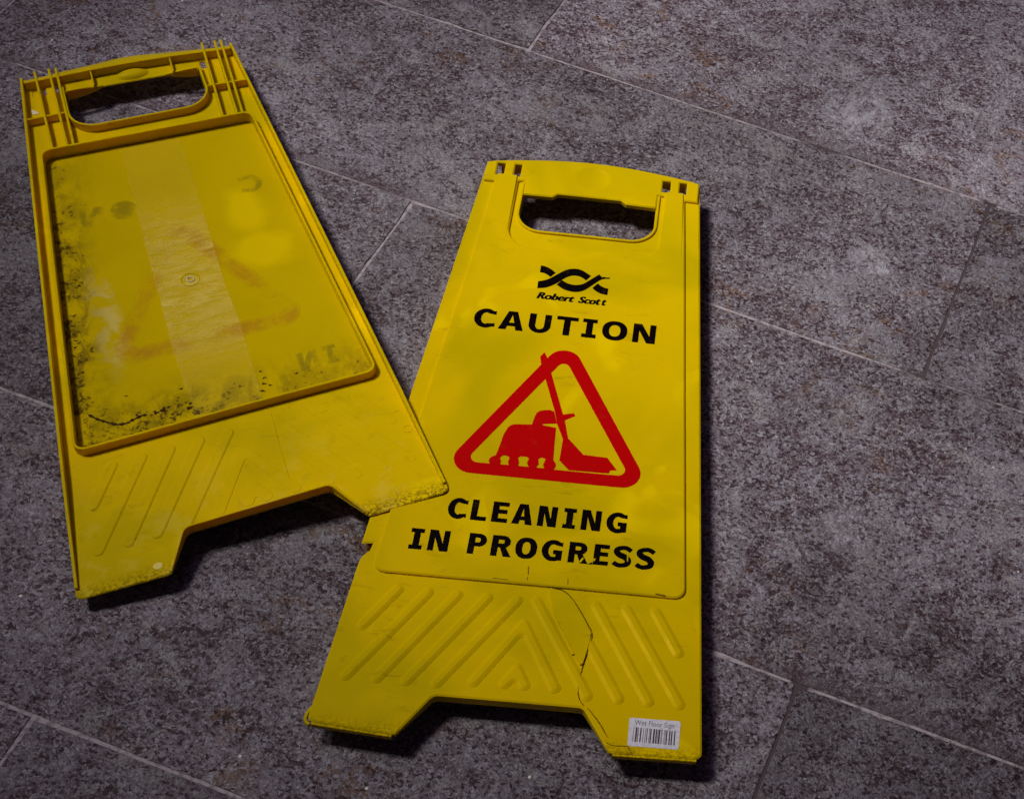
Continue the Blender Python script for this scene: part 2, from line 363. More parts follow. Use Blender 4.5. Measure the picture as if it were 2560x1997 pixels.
def wall_bm(path, width, z0, tops, closed=False, bot=None):
    """upright rib along a path (mm); tops: height or list of heights (m)"""
    n = len(path); tops = tops if isinstance(tops, (list, tuple)) else [tops] * n
    bot = bot if bot is not None else [z0] * n
    A = offset_path(path, width / 2, closed); B = offset_path(path, -width / 2, closed)
    bm = bmesh.new(); ch = min(0.35, width * 0.25)
    Ai = offset_path(path, width / 2 - ch, closed); Bi = offset_path(path, -width / 2 + ch, closed)
    rings = []
    for i in range(n):
        t = tops[i]; z = bot[i]
        co = [(A[i], z), (A[i], t - ch * MM), (Ai[i], t), (Bi[i], t), (B[i], t - ch * MM), (B[i], z)]
        rings.append([bm.verts.new((p[0] * MM, p[1] * MM, h)) for p, h in co])
    m = n if closed else n - 1
    for i in range(m):
        a, b = rings[i], rings[(i + 1) % n]
        for k in range(6):
            bm.faces.new((a[k], a[(k + 1) % 6], b[(k + 1) % 6], b[k]))
    if not closed:
        bm.faces.new(rings[0][::-1]); bm.faces.new(rings[-1])
    bmesh.ops.recalc_face_normals(bm, faces=bm.faces); return bm
def dome_bm(cx, cy, rx, ry, h, z, rings=7, seg=28, clip=None):
    """smooth bump (h>0) or bowl (h<0) as a heightfield disc with a little skirt"""
    bm = bmesh.new(); c = bm.verts.new((cx * MM, cy * MM, z + h)); prev = None; allr = []
    for r in range(1, rings + 1):
        f = r / rings; hh = h * (1 - f ** 3.2) if h > 0 else h * (math.cos(f * math.pi) * 0.5 + 0.5)
        ring = []
        for k in range(seg):
            a = 2 * math.pi * k / seg; x = cx + rx * f * math.cos(a); y = cy + ry * f * math.sin(a)
            if clip is not None: y = max(y, clip)
            ring.append(bm.verts.new((x * MM, y * MM, z + hh)))
        for k in range(seg):
            k2 = (k + 1) % seg
            if prev is None: bm.faces.new((c, ring[k], ring[k2]))
            else: bm.faces.new((prev[k], ring[k], ring[k2], prev[k2]))
        prev = ring
    low = [bm.verts.new((v.co.x, v.co.y, z - 0.0015)) for v in prev]
    for k in range(seg): bm.faces.new((prev[k], low[k], low[(k + 1) % seg], prev[(k + 1) % seg]))
    bmesh.ops.recalc_face_normals(bm, faces=bm.faces)
    return bm

WALLS = {'edge_wall', 'notch_wall', 'panel_frame', 'handle_collar', 'hinge_rib', 'cross_rib', 'grip_flange', 'grip_rib', 'grip_shoulder'}
class Sign:
    """an Empty at the sign's base; parts share its (u, v, w) frame; warp bends all of them alike"""
    def __init__(s, name, loc, rotz, warp):
        s.root = bpy.data.objects.new(name, None); C.objects.link(s.root); s.root.empty_display_size = 0.05
        s.root.location = loc; s.root.rotation_euler = (0, 0, rotz); s.warp = warp
    def part(s, name, bm, mat, parent=None, label=None, smooth=True, cell=0.02, kind=None, cuts=(), shape=None):
        xs = [v.co.x for v in bm.verts]; ys = [v.co.y for v in bm.verts]
        for ax, lo, hi in ((0, min(xs), max(xs)), (1, min(ys), max(ys))):
            k = math.floor(lo / cell) + 1
            while k * cell < hi - 1e-6:
                if k * cell > lo + 1e-6:
                    co = [0, 0, 0]; no = [0, 0, 0]; co[ax] = k * cell; no[ax] = 1
                    bmesh.ops.bisect_plane(bm, geom=bm.verts[:] + bm.edges[:] + bm.faces[:], dist=1e-7, plane_co=co, plane_no=no)
                k += 1
        for ax, at in cuts:
            co = [0, 0, 0]; no = [0, 0, 0]; co[ax] = at * MM; no[ax] = 1
            bmesh.ops.bisect_plane(bm, geom=bm.verts[:] + bm.edges[:] + bm.faces[:], dist=1e-7, plane_co=co, plane_no=no)
        if shape:
            for v in bm.verts: v.co.z += shape(v.co)
        for v in bm.verts: v.co.z += s.warp(v.co.x, v.co.y)
        me = bpy.data.meshes.new(name); bm.to_mesh(me); bm.free()
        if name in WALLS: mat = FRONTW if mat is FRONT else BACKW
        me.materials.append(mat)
        if smooth:
            me.polygons.foreach_set('use_smooth', [True] * len(me.polygons)); me.set_sharp_from_angle(angle=math.radians(28))
        o = bpy.data.objects.new(name, me); link(o, parent or s.root)
        if label: o['label'] = label
        if kind: o['kind'] = kind
        return o

def text_bm(txt, x0, x1, base, cap, z0, z1, bold=0.0, shear=0.0, spacing=1.0):
    """built-in lettering squeezed between x0 and x1 (mm), capitals cap mm tall"""
    cu = bpy.data.curves.new('tmp', 'FONT'); cu.body = txt; cu.offset = bold; cu.shear = shear; cu.space_character = spacing
    cu.resolution_u = 4
    ob = bpy.data.objects.new('tmp', cu); C.objects.link(ob)
    dg = bpy.context.evaluated_depsgraph_get(); me = bpy.data.meshes.new_from_object(ob.evaluated_get(dg))
    bm = bmesh.new(); bm.from_mesh(me); bpy.data.objects.remove(ob); bpy.data.curves.remove(cu); bpy.data.meshes.remove(me)
    xs = [v.co.x for v in bm.verts]; ys = sorted(v.co.y for v in bm.verts)
    capu = ys[-1]; sx = (x1 - x0) / (max(xs) - min(xs)); mn = min(xs); sy = cap / capu
    for v in bm.verts: v.co = ((x0 + (v.co.x - mn) * sx) * MM, (base + v.co.y * sy) * MM, z0)
    g = bmesh.ops.extrude_face_region(bm, geom=bm.faces[:])
    bmesh.ops.translate(bm, vec=(0, 0, z1 - z0), verts=[e for e in g['geom'] if isinstance(e, bmesh.types.BMVert)])
    return bm

# ------------------------------------------------------------------ bold sign capitals (outlines in a w x h box)
def glyph(ch, w, h, t, b):
    if ch == 'I':
        m = w / 2
        return [[(0, 0), (w, 0), (w, b), (m + t / 2, b), (m + t / 2, h - b), (w, h - b), (w, h), (0, h), (0, h - b), (m - t / 2, h - b), (m - t / 2, b), (0, b)]]
    if ch == 'L': return [[(0, 0), (w, 0), (w, b), (t, b), (t, h), (0, h)]]
    if ch == 'T': return [[(w / 2 - t / 2, 0), (w / 2 + t / 2, 0), (w / 2 + t / 2, h - b), (w, h - b), (w, h), (0, h), (0, h - b), (w / 2 - t / 2, h - b)]]
    if ch == 'E':
        m = h * 0.53
        return [[(0, 0), (w, 0), (w, b), (t, b), (t, m - b / 2), (w * .94, m - b / 2), (w * .94, m + b / 2), (t, m + b / 2), (t, h - b), (w, h - b), (w, h), (0, h)]]
    if ch == 'N':
        d = t * 1.28
        return [[(0, 0), (t * .92, 0), (t * .92, h * .64), (w - d, 0), (w, 0), (w, h), (w - t * .92, h), (w - t * .92, h * .37), (d * .98, h), (0, h)]]
    if ch == 'A':
        m = w / 2; s = t * 1.12; y0 = h * .20; y1 = y0 + b * .95; ap = t * .66
        k = lambda y: (m - ap) * y / h
        tip = h * .80
        ins = lambda y: s + (m - s) * y / tip
        return [[(0, 0), (s, 0), (ins(y0) - 0.0, y0), (w - ins(y0), y0), (w - s, 0), (w, 0), (m + ap, h), (m - ap, h)],
                [(ins(y1), y1), (w - ins(y1), y1), (m, tip)]]
    if ch == 'U':
        r = w / 2; ry = h * .40
        o = ellipse(r, ry, r, ry + h * .015, 20, 180, 360); i = ellipse(r, ry, r - t, ry - b * .95, 20, 360, 180)
        return [[(0, h)] + o + [(w, h), (w - t, h)] + i + [(t, h)]]
    ov = h * .015
    if ch == 'O':
        def se(rx, ry):
            out = []
            for k in range(40):
                a = 2 * math.pi * k / 40; c, s_ = math.cos(a), math.sin(a); e = 2 / 2.25
                out.append((w / 2 + rx * math.copysign(abs(c) ** e, c), h / 2 + ry * math.copysign(abs(s_) ** e, s_)))
            return out
        return [se(w / 2, h / 2 + ov), se(w / 2 - t * 1.05, h / 2 - b)]
    if ch in 'CG':
        rx = w * .55; ry = h / 2 + ov; ix = rx - t * 1.05; iy = h / 2 - b
        a1 = 46; x_end = w
        o = [p for p in ellipse(rx, h / 2, rx, ry, 40, a1, 360 - a1)]
        if ch == 'C':
            i = [p for p in ellipse(rx, h / 2, ix, iy, 36, 360 - 62, 62)]
            o[0] = (w, h * .93); o[-1] = (w, h * .07)
            return [[(w, h * .93)] + o[1:-1] + [(w, h * .07), (w, h * .27)] + i + [(w, h * .73)]]
        i = [p for p in ellipse(rx, h / 2, ix, iy, 36, 292, 62)]
        return [[(w, h * .93)] + o[1:-3] + [(w, h * .06), (w, h * .53), (w * .56, h * .53), (w * .56, h * .53 - b), (w - t, h * .53 - b), (w - t, h * .19)] + i + [(w, h * .72)]]
    if ch in 'PR':
        bh = h * .62 if ch == 'P' else h * .58
        y0 = h - bh; r = bh / 2; xw = w if ch == 'P' else w * .90
        outer = ellipse(xw - r, h - r, r, r, 16, 90, -90); inner = ellipse(xw - r, h - r, r - t * .98, r - b, 14, 90, -90)
        hole = [(t, h - b)] + inner + [(t, y0 + b)]
        if ch == 'P': return [[(0, 0), (0, h)] + outer + [(t, y0), (t, 0)], hole]
        return [[(0, 0), (0, h)] + outer[:-3] + [(w * .70, y0 + b * .10), (w, 0), (w - t * 1.22, 0), (w * .42, y0), (t, y0), (t, 0)], hole]
    if ch == 'S':
        hh = b / 2
        pts = spline([(w * .97, h * .80), (w * .72, h - hh * .85), (w * .46, h - hh * .75), (w * .20, h * .84), (w * .165, h * .70), (w * .34, h * .575),
                      (w * .66, h * .475), (w * .835, h * .32), (w * .76, h * .15), (w * .48, hh * .75), (w * .22, hh * .95), (w * .02, h * .19)], 5)
        n = len(pts); wd = [b * (1.05 + .36 * math.sin(math.pi * min(1, max(0, (k / n - .22) / .56)))) for k in range(n)]
        L = offset_path(pts, 1, False); out = []; o2 = []
        for k in range(n):
            dx, dy = L[k][0] - pts[k][0], L[k][1] - pts[k][1]; m = math.hypot(dx, dy); dx /= m; dy /= m
            out.append((pts[k][0] + dx * wd[k] / 2, pts[k][1] + dy * wd[k] / 2)); o2.append((pts[k][0] - dx * wd[k] / 2, pts[k][1] - dy * wd[k] / 2))
        return [out + o2[::-1]]

def word_loops(letters, boxes, v0, v1, t, b):
    """letters, measured left and right edges, baselines interpolated along the word"""
    out = []
    x0 = boxes[0][0]; x1 = boxes[-1][1]
    for ch, (a, c) in zip(letters, boxes):
        f = ((a + c) / 2 - x0) / (x1 - x0); y0 = v0[0] + (v1[0] - v0[0]) * f; y1 = v0[1] + (v1[1] - v0[1]) * f
        for l in glyph(ch, c - a, y1 - y0, t, b): out.append([(a + p[0], y0 + p[1]) for p in l])
    return out

# ================================================================== SETTING: paved floor
AL = -0.17865119
FS = 1.01509                                  # slab joints measured on the floor, 26 mm below the sign faces
ROWS = [(-0.824, -0.580), (-0.580, -0.239), (-0.239, 0.0098), (0.0098, 0.35078), (0.35078, 0.59335), (0.59335, 0.93437), (0.93437, 1.18133), (1.18133, 1.52233), (1.52233, 1.769), (1.769, 2.110), (2.110, 2.357)]
ROWS = [(a * FS, b * FS) for a, b in ROWS]
PHASE = [p * FS for p in (-0.0617, -0.5650, -0.0617, -0.5644, -0.0617, -0.5660, -0.0599, -0.5642, -0.0600, -0.5650, -0.0617)]
DZ = 0.016
floor = bpy.data.objects.new('floor', bpy.data.meshes.new('floor'))
bm = bmesh.new()
q = [bm.verts.new((x, y, 0)) for x, y in ((-3, -1.2), (3, -1.2), (3, 2.8), (-3, 2.8))]; bm.faces.new(q)
bm.to_mesh(floor.data); bm.free(); floor.data.materials.append(GROUT); link(floor); floor['kind'] = 'structure'
floor.rotation_euler = (0, 0, AL); floor.location = (0, 0, -0.0009)

def stone_tile(x0, x1, y0, y1, k):
    rs = random.Random(k * 17 + 3); g = 0.00140
    cx, cy = (x0 + x1) / 2, (y0 + y1) / 2
    pts = []
    def side(a, b, nx, ny):
        n = max(3, int((Vector(b) - Vector(a)).length / 0.022)); lo = 0.0
        for i in range(n):
            f = i / n; lo = 0.72 * lo + rs.uniform(-1, 1) * 0.00030
            j = lo if i else 0.0
            if i and rs.random() < 0.05: j -= rs.uniform(0.0006, 0.0016)
            pts.append((a[0] + (b[0] - a[0]) * f + nx * j - cx, a[1] + (b[1] - a[1]) * f + ny * j - cy))
    X0, X1, Y0, Y1 = x0 + g, x1 - g, y0 + g, y1 - g; c = 0.0015
    side((X0 + c, Y0), (X1 - c, Y0), 0, -1); side((X1, Y0 + c), (X1, Y1 - c), 1, 0); side((X1 - c, Y1), (X0 + c, Y1), 0, 1); side((X0, Y1 - c), (X0, Y0 + c), -1, 0)
    b = bmesh.new(); lv = []
    for ins, z in ((0.0, -0.008), (0.0, -0.0003), (0.0006, 0.0)):
        ring = []
        for (x, y) in pts:
            d = Vector((x, y)); sx = 1 - ins / (x1 - x0) * 2; sy = 1 - ins / (y1 - y0) * 2
            ring.append(b.verts.new((x * sx, y * sy, z)))
        lv.append(ring)
    n = len(pts)
    for r in range(2):
        for i in range(n): b.faces.new((lv[r][i], lv[r][(i + 1) % n], lv[r + 1][(i + 1) % n], lv[r + 1][i]))
    b.faces.new(lv[2])
    me = bpy.data.meshes.new('stone_tile'); b.to_mesh(me); b.free(); me.materials.append(STONE)
    o = bpy.data.objects.new('stone_tile', me); link(o, floor)
    o.location = (cx, cy, 0.0009)
    o.rotation_euler = (rs.uniform(-1, 1) * 0.0006, rs.uniform(-1, 1) * 0.0004, 0)
    return o
FALLOFF_TONE = {(0.35, 3): 0.70, (0.35, 2): 0.84, (0.01, 3): 0.70, (0.01, 2): 0.85, (0.59, 2): 0.78, (0.59, 3): 0.90, (0.93, 2): 1.0, (0.93, 3): 1.0, (1.18, 3): 1.22, (1.18, 2): 0.88, (0.93, 1): 0.86}  # slab tones that darken corners and brighten top right, imitating light falloff
k = 0
for (y0, y1), ph in zip(ROWS, PHASE):
    step = 0.9876 * FS
    xs = [ph + step * i for i in range(-3, 4)]
    for i in range(len(xs) - 1):
        if xs[i + 1] < -2.6 or xs[i] > 2.2: continue
        tl_ = stone_tile(xs[i], xs[i + 1], y0, y1, k); k += 1
        tn = FALLOFF_TONE.get((round(y0 / FS, 2), i), random.uniform(0.94, 1.06)); tl_.color = (tn, tn, tn, 1)

# ================================================================== SIGN LYING FACE UP
def warp1(u, v):
    return 0.0005 * math.sin(u * 23 + 0.6) * math.sin(v * 13 + 1.0) + 0.0004 * math.sin(v * 9.0 + u * 11) + 0.0007
S = Sign('caution_sign', (-0.16163772, 0.49273246, DZ), math.atan2(0.12099447, 0.99265318), warp1)
S.root['label'] = 'yellow plastic caution sign lying face up with black lettering and red triangle'
S.root['category'] = 'floor sign'; S.root['group'] = 'two loose halves of a yellow cleaning sign'
ZB, ZP = 0.0100, 0.0128
arch = spline([(-102.4, 604.5), (-70.7, 610.5), (-36, 615.0), (-1, 616.8), (34, 615.2), (69, 610.8), (101.7, 605.4)], 5)
outline = ([(-143.0, 4.0), (-78.5, -1.0), (-56.5, 33.5), (54.5, 33.5), (77.3, -1.0), (146.0, 0.5)])

right = [(101.9, 603.0)] + arch[::-1][1:-1] + [(-102.6, 603.0)]
chip = [(-134.3, 160.0), (-131.0, 160.6), (-125.4, 161.3), (-126.6, 154.6), (-130.0, 150.8), (-132.6, 145.8), (-133.6, 135.9)]
body1 = outline + right + chip
loop1 = fillet(body1, [5, 5, 7, 7, 5, 5] + [0.8] + [0] * (len(right) - 2) + [0.8] + [0] * len(chip))
slots = [[(-92.3, 603), (-92.0, 587), (-84.6, 587), (-84.7, 603)], [(-75.6, 603.6), (-75.6, 587.4), (-69.0, 587.4), (-69.0, 603.6)],
         [(66.2, 602.8), (66.3, 587.6), (74.3, 587.6), (74.0, 602.8)], [(82.5, 602.8), (82.7, 587.8), (89.9, 587.8), (89.6, 602.8)]]
hole = fillet([(-62.8, 563.8), (-63.2, 519.8), (62.8, 520.3), (62.6, 564.3), (34.4, 565.0), (29.3, 569.2), (-30.8, 569.0), (-35.2, 564.4)], [1, 22, 22, 1, 2, 3, 3, 2], 8)
dim = ellipse(-0.5, 594.5, 16.4, 14.6, 28)
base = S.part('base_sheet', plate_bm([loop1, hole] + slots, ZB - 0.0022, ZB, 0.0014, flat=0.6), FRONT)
# downturned edge walls under the sheet
S.part('edge_wall', wall_bm(offset_path([(-133.2, 163.0), (-102.5, 602.0)], -2.4, False), 2.0, 0.0004 - DZ, ZB - 0.0012), FRONT)
S.part('edge_wall', wall_bm(offset_path([(-140.6, 40.0), (-134.0, 132.0)], -2.4, False), 2.0, 0.0004 - DZ, ZB - 0.0012), FRONT)
S.part('edge_wall', wall_bm(offset_path([(143.6, 30.0), (101.9, 598.0)], 3.4, False), 2.0, 0.0004 - DZ, ZB - 0.0012), FRONT)
S.part('edge_wall', wall_bm(offset_path(arch[2:-2], -1.6, False), 2.0, 0.0004 - 0.004, ZB - 0.0012), FRONT)
notch1 = fillet([(-78.5, -1.0), (-56.5, 33.5), (54.5, 33.5), (77.3, -1.0)], [0, 7, 7, 0])
notch1 = [p for p in notch1]
S.part('edge_wall', wall_bm(offset_path(notch1, 1.1, False), 2.0, 0.0004, ZB - 0.0012, bot=[0.0060] + [0.0004] * (len(notch1) - 2) + [0.0060]), FRONT)
for a, b in (((-139.5, 3.6), (-81.0, -0.8)), ((80.0, -0.9), (142.0, 0.5))):
    pth = [a, b]
    S.part('foot_lip', wall_bm(offset_path(pth, -0.2, False), 3.0, 0.0040, ZB - 0.0013), FRONT)
S.part('foot_lip', wall_bm(spline([(-142.0, 16.0), (-144.4, 11.0), (-144.6, 5.5), (-141.0, 2.2)], 4), 2.4, 0.0045, ZB - 0.0016), FRONT)
# raised front: top bar, posts and print panel in one moulding
rp = [(-113.6, 134.8)]
raised = ([(-88.2, 578.0), (-102.4, 578.0), (-102.5, 603.2)] + arch[1:-1] + [(101.8, 604.0), (101.9, 578.5), (88.9, 578.5)] +
          [(95.2, 499.9), (107.6, 336.7), (123.2, 135.8), (-121.3, 135.0), (-108.3, 330.1), (-97.3, 480.0)])
raised = [(-92.2, 578.0), (-101.9, 578.0), (-102.1, 602.9)] + [(p[0] * .996, p[1] - 0.5) for p in arch[1:-1]] + [(101.3, 603.6), (101.4, 578.5), (89.0, 578.5), (95.2, 499.9), (107.6, 336.7)] \
    + fillet([(107.7, 336.0), (123.4, 135.6), (-121.3, 134.8), (-108.3, 330.1)], [0, 9, 9, 0], 6)[1:-1] + [(-108.3, 330.1), (-97.3, 480.0)]
recess = fillet([(-70.0, 582.0), (-69.4, 495.4), (69.6, 496.4), (69.6, 582.0), (62.9, 582.0), (62.7, 564.3), (34.4, 565.0), (29.3, 569.2), (-30.8, 569.0), (-35.2, 564.4), (-62.9, 563.8), (-63.0, 582.0)],
                [2, 24, 24, 2, 1, 0.5, 2, 3, 3, 2, 0.5, 1], 8)
def scoop(co):
    if co.z < ZP - 0.0002: return 0.0
    x = (co.x * 1000 + 0.5) / 16.6; y = (co.y * 1000 - 594.5) / 15.0; r2 = x * x + y * y
    return -0.0030 * (1 - r2) ** 0.8 * (0.30 + 0.70 * (x + 1) / 2) if r2 < 1 else 0.0
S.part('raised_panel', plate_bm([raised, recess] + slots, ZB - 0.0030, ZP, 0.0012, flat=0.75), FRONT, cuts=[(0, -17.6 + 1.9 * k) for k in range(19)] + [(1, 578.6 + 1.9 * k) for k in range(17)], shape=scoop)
# collar round the hand hole
col_in = fillet([(-63.2, 581.5), (-63.6, 519.4), (63.2, 519.9), (63.0, 581.5)], [0, 22, 22, 0], 8)
S.part('handle_collar', wall_bm(offset_path(col_in, -1.2, False), 2.4, 0.0006, ZP - 0.0006), FRONT)
# hinge posts: shallow ramps below the slots
for sgn in (-1, 1):
    b = bmesh.new(); n = 6; rows = []
    for i in range(n + 1):
        f = i / n; v_ = 586.0 - f * 92.0; h = ZP + 0.0018 * (1 - f) ** 1.2 + (0.0 if i < n else -0.0003)
        ua = (90.6 if sgn < 0 else 87.6) + f * (5.0 if sgn < 0 else 5.6); ub = 71.0 - f * 1.0
        rows.append([b.verts.new((sgn * x * MM, v_ * MM, z)) for x, z in ((ua, ZP - 0.001), (ua - 1.0, h), (ua - 8.5, h + 0.0001), (ub + 4.5, h + 0.0001), (ub + 0.8, h), (ub, ZP - 0.001))])
    for i in range(n):
        for k in range(5): b.faces.new((rows[i][k], rows[i][k + 1], rows[i + 1][k + 1], rows[i + 1][k]))
    b.faces.new(rows[0]); b.faces.new(rows[-1][::-1])
    bmesh.ops.recalc_face_normals(b, faces=b.faces)
    S.part('hinge_post', b, FRONT)
# embossed chevron ribs on the foot plate
def v_loop(apex, l, r, w):
    return offset_path([l, apex, r], w / 2, False) + offset_path([l, apex, r], -w / 2, False)[::-1]
ribsL = [((-98.8, 121.5), (-119.5, 87.5)), ((-75.7, 121.5), (-123.0, 43.8)), ((-53.3, 121.5), (-100.4, 43.8)), ((-30.0, 121.5), (-78.6, 43.8)), ((-6.9, 121.5), (-56.4, 43.8))]
ribsR = [((101.0, 122.5), (121.4, 88.0)), ((78.0, 122.5), (125.8, 43.8)), ((54.7, 122.5), (102.2, 43.8)), ((32.0, 121.8), (79.6, 43.8)), ((8.2, 121.8), (56.0, 43.8))]
for a, b in ribsL + ribsR:
    S.part('chevron_rib', plate_bm([stadium(a, b, 9.4)], ZB - 0.0010, ZB + 0.0014, 0.0030, flat=0.40), FRONT)
for ap, l, r in (((1.4, 100.0), (-31.5, 44.0), (33.6, 44.0)), ((1.4, 60.5), (-8.6, 44.2), (10.8, 44.2))):
    lp = fillet(v_loop(ap, l, r, 9.4), [4.4, 4, 4.4, 4.4, 2, 4.4], 5)
    S.part('chevron_rib', plate_bm([lp], ZB - 0.0010, ZB + 0.0014, 0.0030, flat=0.40), FRONT)
# the split corner: a sprung flap and the open cracks
flap = fillet([(15.6, 134.6), (27.4, 132.6), (37.3, 123.8), (49.0, 105.7), (53.4, 97.1), (52.8, 86.0), (49.6, 66.0), (34.0, 92.0), (22.0, 113.0)], 1.5, 3)
fb = plate_bm([flap], ZB + 0.0002, ZB + 0.0009, 0.0002)
for v in fb.verts:
    d = (v.co.x * 1000 - 15.0) * 0.80 + (v.co.y * 1000 - 134.0) * 0.55
    if v.co.z > ZB + 0.0004: v.co.z += max(0.0, 0.0021 - 0.000055 * max(0.0, d + 18.0)) * (1.0 if d > -40 else 0.5)
S.part('cracked_flap', fb, FRONT, label='sprung flap of split plastic beside the crack')
cr = spline([(15.6, 135.2), (27.4, 133.4), (37.6, 124.2), (49.4, 106.0), (54.0, 97.1), (53.4, 86.0), (49.8, 65.0), (49.0, 48.5), (50.8, 40.1), (54.6, 35.4)], 4)
wd = [0.08 + 0.22 * abs(math.sin(i * 0.37 + 0.4)) for i in range(len(cr))]
S.part('crack', plate_bm([sweep(cr, wd)], ZB - 0.0005, ZB + 0.00125), CRACKM, label='dark open crack curving through the foot plate')
cr = spline([(57.5, 33.6), (60.8, 30.6), (68.7, 21.2), (73.0, 14.6), (75.8, 10.6)], 4)
S.part('crack', plate_bm([sweep(cr, [0.25 + 0.6 * math.sin(math.pi * i / (len(cr) - 1)) for i in range(len(cr))])], ZB - 0.0005, ZB + 0.00012), CRACKM)
cr = [(74.6, 7.2), (77.5, 5.6), (81.2, 4.9), (86, 5.2), (90.7, 5.6), (92.6, 2.6), (94.4, -0.1)]
S.part('crack', plate_bm([sweep(cr, 0.6)], ZB - 0.0005, ZB + 0.00015), CRACKM)
cr = spline([(53.0, 87.0), (49.0, 82.0), (44.0, 78.5), (41.0, 77.0)], 4)
S.part('crack', plate_bm([sweep(cr, 0.3)], ZB - 0.0005, ZB + 0.0012), CRACKM)
# little dark scuffs
for (a, b_, w) in (((-2.0, 151.0), (-1.2, 144.0), .9), ((-1.5, 141.0), (-1.2, 138.5), .7), ((30.0, 143.5), (30.6, 138.0), .6), ((-28.0, 137.6), (-16.0, 137.2), .7), ((100.0, 137.2), (107.0, 136.6), 1.3)):
    S.part('scuff_mark', plate_bm([stadium(a, b_, w)], ZP - 0.0004, ZP + 0.00010), SCUFF)
# print
P0, P1 = ZP + 0.00004, ZP + 0.00016
DV = -0.9
sh = lambda pts: [(p[0], p[1] + DV) for p in pts]
logo = bmesh.new()
A_up = spline([(-34.5, 455.6), (-26.5, 459.2), (-18.3, 466.9), (-11.5, 473.0), (-4.9, 475.6), (2.5, 475.0), (11.9, 469.0)], 5)
A_lo = spline([(-34.1, 447.1), (-26.0, 449.3), (-17.6, 455.8), (-10.5, 463.6), (-4.0, 467.2), (2.6, 466.6), (8.1, 463.0)], 5)
merge(logo, plate_bm([sh(A_up + A_lo[::-1])], P0, P1))
B_up = spline([(-13.6, 460.2), (-8.0, 457.0), (-1.3, 456.0), (5.5, 458.2), (12.5, 465.2), (19.2, 472.4)], 5)
B_lo = spline([(-17.6, 454.0), (-10.0, 449.0), (-0.7, 447.4), (7.0, 450.2), (14.0, 457.6), (20.0, 464.6), (24.2, 467.2), (28.9, 467.9)], 5)
merge(logo, plate_bm([sh(B_up + [(20.0, 470.4), (21.3, 470.6), (21.2, 468.6), (23.4, 469.6), (26.0, 469.1), (28.7, 469.7)] + B_lo[::-1])], P0, P1))
UL_u = spline([(-34.4, 475.6), (-29.5, 474.6), (-24.6, 472.0), (-20.2, 468.3)], 4); UL_l = spline([(-34.4, 467.0), (-31.0, 466.6), (-27.4, 465.0), (-24.2, 462.4)], 4)
merge(logo, plate_bm([sh(UL_u + UL_l[::-1])], P0, P1))
T_u = spline([(18.9, 461.0), (22.0, 458.2), (25.6, 456.4), (29.0, 455.8)], 4); T_l = spline([(14.6, 454.6), (18.6, 451.0), (23.5, 448.7), (28.9, 448.0)], 4)
merge(logo, plate_bm([sh(T_u + T_l[::-1])], P0, P1))
S.part('printed_logo', logo, BLACK)
nm = bmesh.new()
for k_, dx in enumerate((-0.55, -0.28, 0.0, 0.28, 0.55)):
    zo = 0.000012 * k_
    for tx, a_, b_, cp in (('Robert', -33.0, 0.0, 7.8), ('Sco', 4.2, 19.4, 7.8), ('t', 20.2, 23.2, 6.9), ('t', 25.4, 28.6, 6.9)):
        merge(nm, text_bm(tx, a_ + dx, b_ + dx, 434.2, cp, P0, P1 + zo, 0.010, 0.30))
S.part('printed_maker_name', nm, BLACK)
bx = [(-83.9, -65.2), (-61.8, -39.9), (-36.0, -16.6), (-12.0, 7.0), (11.0, 23.8), (28.7, 51.0), (56.0, 76.2)]
S.part('caution_lettering', plate_bm(word_loops('CAUTION', bx, (393.0, 414.9), (395.3, 417.2), 5.9, 4.3), P0, P1), BLACK)
bx = [(-72.9, -57.7), (-54.2, -41.6), (-37.6, -24.8), (-21.4, -4.7), (-0.9, 14.2), (19.4, 29.5), (34.0, 49.8), (54.2, 70.7)]
S.part('cleaning_lettering', plate_bm(word_loops('CLEANING', bx, (189.6, 209.4), (191.3, 211.2), 5.2, 4.0), P0, P1), BLACK)
bx = [(-97.4, -87.1), (-82.8, -66.8), (-51.8, -37.6), (-33.5, -17.1), (-14.6, 2.5), (6.2, 22.5), (27.5, 43.6), (47.5, 59.5), (63.2, 77.4), (81.4, 95.8)]
w3 = S.part('in_progress_lettering', plate_bm(word_loops('INPROGRESS', bx, (157.3, 176.8), (159.4, 179.2), 5.1, 3.9), P0, P1), BLACK)
# scraped-off bits of the letters
for l in ([(36.6, 160.4), (39.2, 164.6), (40.2, 163.4), (38.2, 159.6)], [(45.8, 164.2), (49.6, 164.6), (48.4, 161.6)], [(73.8, 170.6), (74.9, 170.4), (75.2, 164.5), (74.4, 164.8)]):
    S.part('scraped_spot', plate_bm([l], P1 - 0.00002, P1 + 0.00008), FRONT, parent=w3)
nk = plate_bm([[(43.0, 158.6), (47.0, 160.8), (47.4, 158.9)]], P0, P1); S.part('ink_fleck', nk, BLACK, parent=w3)
tri_o = fillet([(-87.0, 236.0), (87.6, 237.6), (0.2, 393.6)], 15.0, 10); tri_i = fillet([(-67.4, 247.4), (68.2, 249.4), (0.6, 368.3)], [6, 6, 5.5], 8)
tri = S.part('warning_triangle', plate_bm([sh(tri_o), sh(tri_i)], P0, P1), RED)
R0, R1 = P0 - 0.00001, P1 + 0.00006
S.part('mop_pictogram', plate_bm([sh([(-21.0, 367.7), (-18.0, 373.0), (-15.1, 367.8), (-12.0, 358.5), (-9.7, 351.6), (6.2, 306.9), (15.1, 309.6), (16.6, 306.8), (8.4, 301.0), (13.4, 282.3), (20.0, 275.5), (28.0, 266.9), (48.1, 266.4), (57.2, 254.6), (51.8, 253.6),
        (50.9, 250.4), (17.8, 249.6), (9.1, 258.6), (9.3, 280.8), (2.4, 296.5), (-1.2, 309.7), (-13.7, 344.5), (-19.4, 360.0)])], R0, R1), RED, parent=tri)
